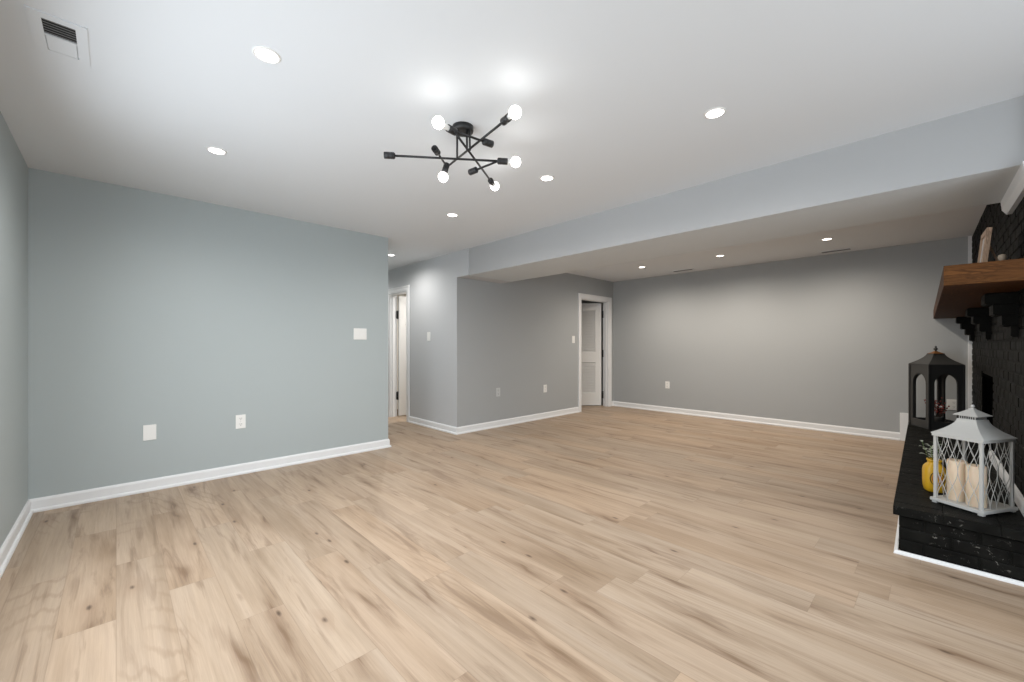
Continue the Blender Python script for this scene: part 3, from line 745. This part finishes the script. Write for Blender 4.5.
# ------------------------------------------------------------------ yellow jar with leaves
jp = (3.69, 0.024, HZ)
jar = tag(empty('yellow_jar', jp, math.radians(-165)), 'yellow jar with round emblem and leafy sprigs behind white lantern', 'jar'); jar.scale = (0.72, 0.72, 0.93)
m = MB()
def sq(rx, z, n=8, p=4.0):
    out = []
    for k in range(32):
        a = 2 * PI * k / 32; c_, s_ = math.cos(a), math.sin(a); q = (abs(c_) ** p + abs(s_) ** p) ** (-1 / p); out.append((rx * q * c_ * 0.92, rx * q * s_ * 0.92, z))
    return out
prof = [(0.052, 0.0), (0.066, 0.006), (0.073, 0.03), (0.076, 0.07), (0.076, 0.135), (0.071, 0.16), (0.056, 0.178), (0.044, 0.186), (0.042, 0.20), (0.050, 0.204), (0.050, 0.214), (0.042, 0.216), (0.038, 0.20)]
vs = m.loop([sq(r, z) for r, z in prof], True); m.face(vs[0][::-1]); m.face(vs[-1]); m.build('body', YELLOW, jar)
em = MB(); em.use(EMB_DARK)                               # round emblem on the flat side facing the room
E_M = Matrix.Rotation(math.radians(-38), 4, 'Z') @ Matrix.Rotation(PI, 4, 'Z')
for fc in (0,):
    M = Matrix.Rotation(fc * PI / 2, 4, 'Z') @ Matrix.Translation((0.0705, 0, 0.095)) @ Matrix.Rotation(PI / 2, 4, 'Y')
    for r0, mm in ((0.044, EMB_DARK), (0.030, EMB_RED)):
        em.use(mm); pts = [M @ Vector((r0 * math.cos(2 * PI * k / 28), r0 * math.sin(2 * PI * k / 28), 0)) for k in range(29)]
        em.tube(pts, 0.0028, 6, False)
    em.use(EMB_RED); em.tube([M @ Vector((0.018 * math.sin(a * 1.3), -0.02 + a * 0.0064, 0)) for a in [i * 0.5 for i in range(13)]], 0.003, 6)
em.build('emblem', None, jar)
def leaf_mesh(mb, base, d, L_, wdt):
    base, d = Vector(base), Vector(d).normalized(); side = d.cross(Vector((0, 0, 1))); side = side.normalized() if side.length > 1e-3 else Vector((1, 0, 0))
    nrm = side.cross(d); prev = None
    for i in range(7):
        t_ = i / 6; wv = wdt * math.sin(PI * min(t_ * 0.9 + 0.08, 1)) ; q = base + d * L_ * t_ - nrm * (-0.25 * L_ * t_ * t_)
        q = base + d * L_ * t_ + Vector((0, 0, -0.35 * L_ * t_ * t_))
        row = [mb.bm.verts.new(q - side * wv + nrm * 0.15 * wv), mb.bm.verts.new(q), mb.bm.verts.new(q + side * wv + nrm * 0.15 * wv)]
        if prev: mb.face([prev[0], prev[1], row[1], row[0]], True); mb.face([prev[1], prev[2], row[2], row[1]], True)
        prev = row
stems = MB()
for k in range(7):
    a = k * 2.4; rr = 0.008 + 0.012 * (k % 3); lean = 0.10 + 0.13 * (k % 3); hh = 0.10 + 0.022 * (k % 4)
    bs = Vector((rr * math.cos(a), rr * math.sin(a), 0.196)); dr = Vector((lean * math.cos(a), lean * math.sin(a), 1)).normalized()
    tip = bs + dr * hh; stems.tube([bs, tip], 0.0018, 5)
    lf = MB()
    for j in range(6):
        t_ = 0.3 + 0.13 * j; b2 = a + j * 2.2; leaf_mesh(lf, bs + dr * hh * t_, (math.cos(b2), math.sin(b2), 0.55), 0.060 - 0.004 * j, 0.019 - 0.0015 * j)
    lf.build('sprig', LEAFS if k % 3 else LEAFG, jar)
stems.build('stems', LEAFG, jar)

# ------------------------------------------------------------------ black lantern
ba = math.radians(31.5)
BLO = Vector((6.367, 0.082, HZ)); WB = 0.305
bl = tag(empty('lantern', BLO, ba), 'tall black metal lantern with arched openings at far end of hearth', 'lantern')
# local: x 0..WB along the face toward the room's middle (+x away), y 0..-WB toward the wall
def arch_panel(width, z0, z1, ow, oz0, oz1, th):
    """panel polygon with an arched opening as one quad strip"""
    m = MB(); N = 16; r = ow / 2; cx_ = width / 2; zs = oz1 - r * 1.05
    inner = [(cx_ - r, oz0), (cx_ - r, zs)] + [(cx_ - r * math.cos(PI * k / N), zs + r * 1.05 * math.sin(PI * k / N)) for k in range(1, N)] + [(cx_ + r, zs), (cx_ + r, oz0)]
    outer = [(0, oz0), (0, zs)] + [(width * k / N, z1) for k in range(1, N)] + [(width, zs), (width, oz0)]
    fr = [[m.bm.verts.new((x, yy, z)) for x, z in pl] for yy in (0, th) for pl in (inner, outer)]
    fi, fo, bi, bo = fr; n = len(inner)
    corner = []
    for i in range(n - 1):
        m.face([fi[i], fi[i + 1], fo[i + 1], fo[i]]); m.face([bi[i], bo[i], bo[i + 1], bi[i + 1]]); m.face([fi[i], bi[i], bi[i + 1], fi[i + 1]])
    # fill the two top corners and bottom bar
    for (xa, ia) in ((0, 1), (width, n - 2)):
        c0 = m.bm.verts.new((xa, 0, z1)); c1 = m.bm.verts.new((xa, th, z1)); nb = ia + 1 if xa == 0 else ia - 1
        m.face([fo[ia], fo[nb], c0]); m.face([bo[ia], bo[nb], c1])
        m.face([fo[ia], c0, c1, bo[ia]])
    m.box((0, 0, z0), (width, th, oz0))
    return m
EZ = 0.70                                                # eaves height above hearth
th = 0.018
for i in range(4):
    o = arch_panel(WB, 0.0, EZ, WB - 0.10, 0.085, EZ - 0.10, th).build('arched_side', LBLACK, bl)
    c = Vector((WB / 2, -WB / 2, 0)); a = i * PI / 2
    o.rotation_euler = (0, 0, a); o.location = c + Matrix.Rotation(a, 3, 'Z') @ Vector((-WB / 2, -WB / 2, 0))
for i, (x, y) in enumerate(((0, 0), (WB, 0), (WB, -WB), (0, -WB))):
    MB().box((x - 0.009, y - 0.009, 0), (x + 0.009, y + 0.009, EZ), bev=0.003).build('corner_post', LBLACK, bl)
MB().box((0.01, -WB + 0.01, 0.03), (WB - 0.01, -0.01, 0.05)).build('floor_plate', LBLACK, bl)
m = MB(); cx, cy = WB / 2, -WB / 2
rings = [rect(WB / 2 - 0.02, WB / 2 - 0.02, EZ - 0.002), rect(WB / 2 + 0.007, WB / 2 + 0.007, EZ - 0.002), rect(WB / 2 + 0.007, WB / 2 + 0.007, EZ + 0.006)]
for i in range(1, 11):
    t_ = i / 10; f = (1 - t_) ** 1.6; hh = 0.05 + (WB / 2 + 0.007 - 0.05) * f; rings.append(rect(hh, hh, EZ + 0.006 + 0.119 * t_))
vs = m.loop(rings); m.face(vs[-1]); m.build('roof', LBLACK, bl)
m = MB(); rings = []
for i in range(6):
    t_ = i / 5; hh = 0.053 - 0.043 * t_ ** 0.8; rings.append(rect(hh, hh, EZ + 0.123 + 0.026 * t_))
vs = m.loop(rings); m.face(vs[-1]); tag(m.build('roof_cap', RUST, bl), 'rusty bronze cap')
m = MB(); m.lathe([(0, 0), (0.012, 0), (0.008, 0.012), (0.02, 0.024), (0.02, 0.034), (0.008, 0.046), (0.011, 0.056), (0.006, 0.066), (0, 0.07)], 16, Matrix.Translation((cx, cy, EZ + 0.147)) @ Matrix.Scale(0.9, 4)); m.build('finial', LBLACK, bl)
# dried arrangement inside the black lantern
bm_ = Matrix.Translation(BLO) @ Matrix.Rotation(ba, 4, 'Z')
q = bm_ @ Vector((0.155, -0.165, 0.05))
ar = tag(empty('dried_arrangement', q, 0), 'dried twigs with red berries and white blossoms inside black lantern', 'dried flowers')
m = MB(); m.lathe([(0, 0), (0.05, 0), (0.058, 0.01), (0.06, 0.07), (0.056, 0.075), (0.054, 0.06), (0, 0.055)], 24); m.build('pot', LBLACK, ar)
tw = MB()
rnd = random.Random(3)
for k in range(14):
    a = rnd.uniform(0, 2 * PI); l_ = rnd.uniform(0.10, 0.24); ln = rnd.uniform(0.1, 0.55)
    p0 = Vector((0.02 * math.cos(a), 0.02 * math.sin(a), 0.05)); p1_ = p0 + Vector((ln * math.cos(a), ln * math.sin(a), 1)).normalized() * l_
    p1_.x = max(min(p1_.x, 0.11), -0.11); p1_.y = max(min(p1_.y, 0.11), -0.11)
    tw.tube([p0, p0.lerp(p1_, 0.5) + Vector((0.006, 0, 0.004)), p1_], [0.004, 0.003, 0.0016], 6)
    for j in range(4):
        c_ = p0.lerp(p1_, 0.45 + 0.17 * j) + Vector((rnd.uniform(-.01, .01), rnd.uniform(-.01, .01), 0.004))
        if j == 3 and k % 4 == 0: MB().sphere(c_, 0.014, 10, 8, (1, 1, 0.8)).build('blossom', BLOSSOM, ar)
        else: MB().sphere(c_, 0.0085, 8, 6).build('berry', BERRY, ar)
tw.build('twigs', TWIG, ar);
